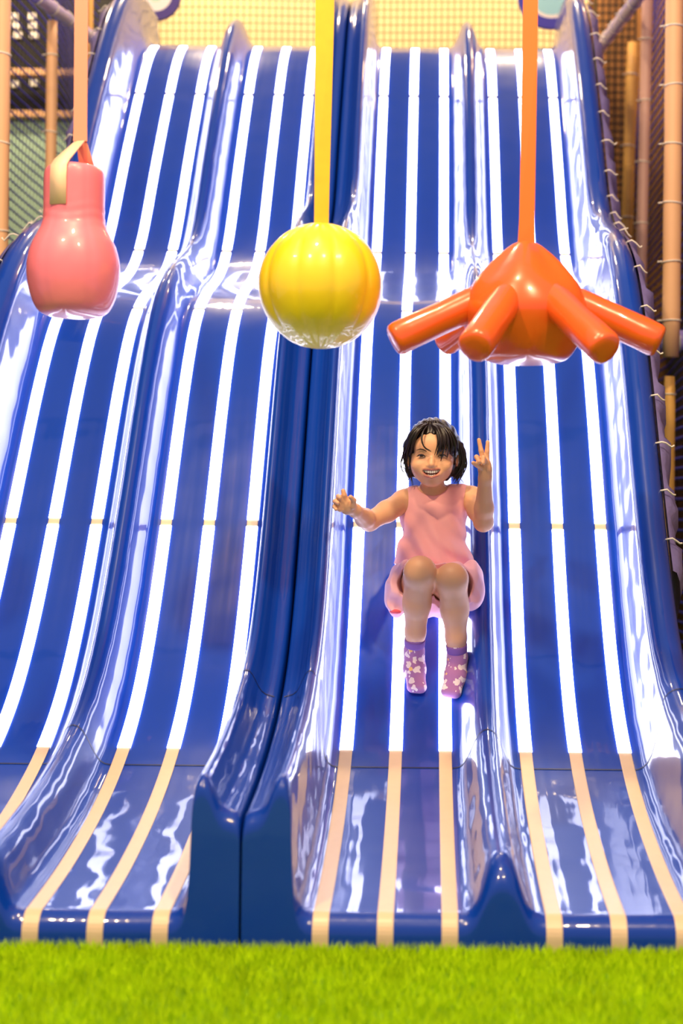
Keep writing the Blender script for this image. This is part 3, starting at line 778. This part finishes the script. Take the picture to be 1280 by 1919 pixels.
# crown and sides
for k in range(46):
    a0 = random.uniform(-1, 1); q0 = random.uniform(0, 0.045)
    lock([HQ(808+a0*4, 789, q0-0.02), HQ(811+a0*30, 791+abs(a0)*8, q0), HQ(812+a0*50, 820+random.uniform(0, 12), q0-0.005), HQ(812+a0*55, 860+random.uniform(-10, 15), q0-0.02)], 0.0042, 1, 0.003, 0.3)
for k in range(16):
    lock([HQ(764, 830, 0.02), HQ(759+random.uniform(-3, 3), 850, 0.02), HQ(758+random.uniform(-5, 5), 872, 0.012), HQ(764+random.uniform(-5, 8), 892+random.uniform(-8, 12), 0.0)], 0.0020, 1, 0.003, 0.15)
for k in range(34):
    lock([HQ(858, 826, 0.02), HQ(868+random.uniform(-4, 3), 848, 0.02), HQ(869+random.uniform(-7, 4), 874, 0.014), HQ(853+random.uniform(-6, 8), 898+random.uniform(-6, 10), 0.0)], 0.0026, 1, 0.003, 0.15)
for k in range(14):
    s_ = random.choice((-1, 1)); lock([HQ(812+s_*40, 870, -0.03), HQ(812+s_*44, 890, -0.03), HQ(812+s_*random.uniform(38, 50), 908+random.uniform(-5, 5), -0.035)], 0.0018, 1, 0.004, 0.15)
lk = locks.build('hair_locks', M['hair'], hair)
lk.matrix_parent_inverse = hair.matrix_parent_inverse.inverted() @ Matrix.Translation(-child.location)
lk.matrix_parent_inverse = Matrix.Identity(4)

# sleeveless top
Sh = Field(P(720, 1085, 4.0)*[1, 0, 1]+V_(0, 1.08, 0), P(905, 895, 4.0)*[1, 0, 1]+V_(0, 1.42, 0.02), 0.0026)
hemC = P(812, 1046, 4.09)
Sh.ell(chest+V_(0, 0, 0), (0.098, 0.072, 0.090), 0.03)
Sh.cone(P(776, 936, 4.135), P(864, 932, 4.135), 0.039, 0.039, 0.03)
Sh.ell(waist+V_(0, -0.004, 0), (0.101, 0.082, 0.10), 0.04)
Sh.ell(hemC+V_(0, -0.006, -0.035), (0.113, 0.097, 0.085), 0.04)
hz = P(812, 1063, 4.05)[2]
Sh.cut(lambda X, Y, Z: (hz+0.003*np.sin(X*45)-0.02*(X-chest[0])-Z)+0*Y)
Sh.ell(P(811, 890, 4.10), (0.055, 0.090, 0.062), 0.004, op='sub')
nk = P(811, 912, 4.1)
Sh.cut(lambda X, Y, Z: (Z-(P(811, 906, 4.1)[2]))+0*X+0*Y)
for sx, px, rw_ in ((-1, 733, 940), (1, 887, 935)):
    Sh.ell(P(px-sx*1, rw_, 4.13), (0.022, 0.075, 0.050), 0.005, op='sub')
def folds(X, Y, Z):
    x = X-chest[0]; z = Z-chest[2]
    u = x*0.70+z*0.72; t = x*0.72-z*0.70
    return 0.0046*np.sin(u*110+1.5*np.sin(t*26))*np.clip(0.5-z*9, 0.0, 1.0) + 0.0018*np.sin(x*150+z*40)*np.clip(-z*14-0.4, 0, 1) + 0*Y
Sh.warp(folds)
Sh.build('top', M['shirt'], child, 1)

# shorts
So = Field(P(700, 1180, 4.0)*[1, 0, 1]+V_(0, 0.98, 0), P(920, 1030, 4.0)*[1, 0, 1]+V_(0, 1.36, 0), 0.0028)
So.ell(pel+V_(0, 0, 0.005), (0.104, 0.080, 0.080), 0.02)
legs = []
So.ell(P(812, 1062, 4.085), (0.098, 0.074, 0.055), 0.02)
for hp, kn, sx in ((hipL, kneeL, -1), (hipR, kneeR, 1)):
    he = hp*0.30+kn*0.70+V_(sx*0.006, 0.0, -0.006)
    So.cone(hp, he, 0.074, 0.066, 0.02); legs.append((hp, he, sx))
So.ell(P(746, 1108, 3.98), (0.034, 0.060, 0.070), 0.03); So.ell(P(886, 1096, 3.985), (0.034, 0.055, 0.068), 0.03)
So.ell(P(740, 1132, 3.96), (0.022, 0.045, 0.032), 0.02); So.ell(P(893, 1112, 3.97), (0.018, 0.045, 0.034), 0.02)
So.ell(P(830, 1118, 3.99), (0.045, 0.050, 0.046), 0.02)
yc = P(812, 1100, 3.925)[1]
So.cut(lambda X, Y, Z: (yc+0.008*np.sin(Z*70+X*50)-Y))
for hp, he, sx in legs:
    f = (he-hp)/np.linalg.norm(he-hp)
    So.cone(he-f*0.045, he+f*0.06, 0.052, 0.060, 0.004, op='sub')
So.warp(lambda X, Y, Z: 0.0028*np.sin(X*120+1.2*np.sin(Z*45)+Y*40)*np.ones_like(Z))
# the slide surface stays free of cloth
iz = np.linspace(11, NP-1, 400); ZZ = np.array([prof_at(t)[0][1] for t in iz]); YY = np.array([prof_at(t)[0][0] for t in iz])
So.cut(lambda X, Y, Z: ((Y-np.interp(Z, ZZ, YY)+0.006)*0.8+0*X).astype(np.float32))
So.build('shorts', M['shorts'], child, 1)

small_ell('shorts_lining', P(743, 1146, 3.95), (0.0200, 0.026, 0.0085), M['coral'])
# socks
def sock_mat():
    m = bpy.data.materials.new('mauve_sock'); m.use_nodes = True; nt = m.node_tree; b = nt.nodes['Principled BSDF']
    b.inputs['Roughness'].default_value = 0.9; b.inputs['Sheen Weight'].default_value = 0.2
    tc = nt.nodes.new('ShaderNodeTexCoord')
    nz = nt.nodes.new('ShaderNodeTexNoise'); nz.inputs['Scale'].default_value = 75; nz.inputs['Detail'].default_value = 1
    mx = nt.nodes.new('ShaderNodeMix'); mx.data_type = 'VECTOR'; mx.inputs[0].default_value = 0.022
    nt.links.new(tc.outputs['Object'], nz.inputs['Vector']); nt.links.new(tc.outputs['Object'], mx.inputs[4]); nt.links.new(nz.outputs['Color'], mx.inputs[5])
    def spots(scale, thr, src, off):
        mp_ = nt.nodes.new('ShaderNodeMapping'); mp_.inputs['Location'].default_value = (off, off, off)
        vo = nt.nodes.new('ShaderNodeTexVoronoi'); vo.inputs['Scale'].default_value = scale; vo.inputs['Randomness'].default_value = 0.75
        lt = nt.nodes.new('ShaderNodeMath'); lt.operation = 'LESS_THAN'; lt.inputs[1].default_value = thr
        nt.links.new(src, mp_.inputs['Vector']); nt.links.new(mp_.outputs[0], vo.inputs['Vector']); nt.links.new(vo.outputs['Distance'], lt.inputs[0]); return lt.outputs[0]
    a = spots(38, 0.36, mx.outputs[1], 0.0); c_ = spots(26, 0.15, tc.outputs['Object'], 0.37)
    m1 = nt.nodes.new('ShaderNodeMix'); m1.data_type = 'RGBA'; m1.inputs[6].default_value = (0.36, 0.15, 0.36, 1); m1.inputs[7].default_value = (0.80, 0.66, 0.66, 1)
    m2 = nt.nodes.new('ShaderNodeMix'); m2.data_type = 'RGBA'; m2.inputs[7].default_value = (0.85, 0.52, 0.18, 1)
    nt.links.new(a, m1.inputs[0]); nt.links.new(m1.outputs[2], m2.inputs[6]); nt.links.new(c_, m2.inputs[0]); nt.links.new(m2.outputs[2], b.inputs['Base Color'])
    return m
sm_ = sock_mat(); M['cuff'] = mat('purple_cuff', (0.22, 0.10, 0.36), 0.9)
for ft, kn in ((fL, kneeL), (fR, kneeR)):
    an = ft['ank']; cuff = an*0.86+kn*0.14
    lo_ = np.minimum.reduce([ft[k] for k in ft]+[cuff])-0.04; hi_ = np.maximum.reduce([ft[k] for k in ft]+[cuff])+0.045
    K = Field(lo_, hi_, 0.0022); g = 0.0026
    K.cone(an*0.66+kn*0.34, an, 0.0285+g, 0.0225+g, 0.012)
    K.cone(an, ft['heel'], 0.0235+g, 0.025+g, 0.012); K.cone(ft['heel'], ft['mid'], 0.024+g, 0.027+g, 0.012); K.cone(an, ft['mid'], 0.022+g, 0.026+g, 0.012)
    K.cone(ft['mid'], ft['toe'], 0.023+g, 0.0165+g*0.4, 0.012); K.cone(ft['mid'], ft['toe2'], 0.023+g, 0.0165+g*0.4, 0.012)
    zc = cuff[2]
    K.cut(lambda X, Y, Z: (Z-zc)+0*X+0*Y)
    so, _ = K.build('sock', sm_, child, 1); so['label'] = 'mauve sock with pale print'
    b = MB(); ax = (kn-an)/np.linalg.norm(kn-an); e1 = np.cross(ax, (0, 1, 0)); e1 /= np.linalg.norm(e1); e2 = np.cross(ax, e1); rr = []
    for (s_, r_) in ((-0.016, 0.0270), (-0.014, 0.0284), (-0.008, 0.0288), (0.0, 0.0292), (0.005, 0.0293), (0.007, 0.0283), (0.006, 0.0255)):
        rr.append([tuple(cuff+ax*s_+(e1*math.cos(q)+e2*math.sin(q))*r_) for q in np.linspace(0, 2*PI, 36, endpoint=False)])
    b.grid(rr, close=True); cu = b.build('cuff', M['cuff'], so, fix=True); cu.matrix_parent_inverse = Matrix.Identity(4)
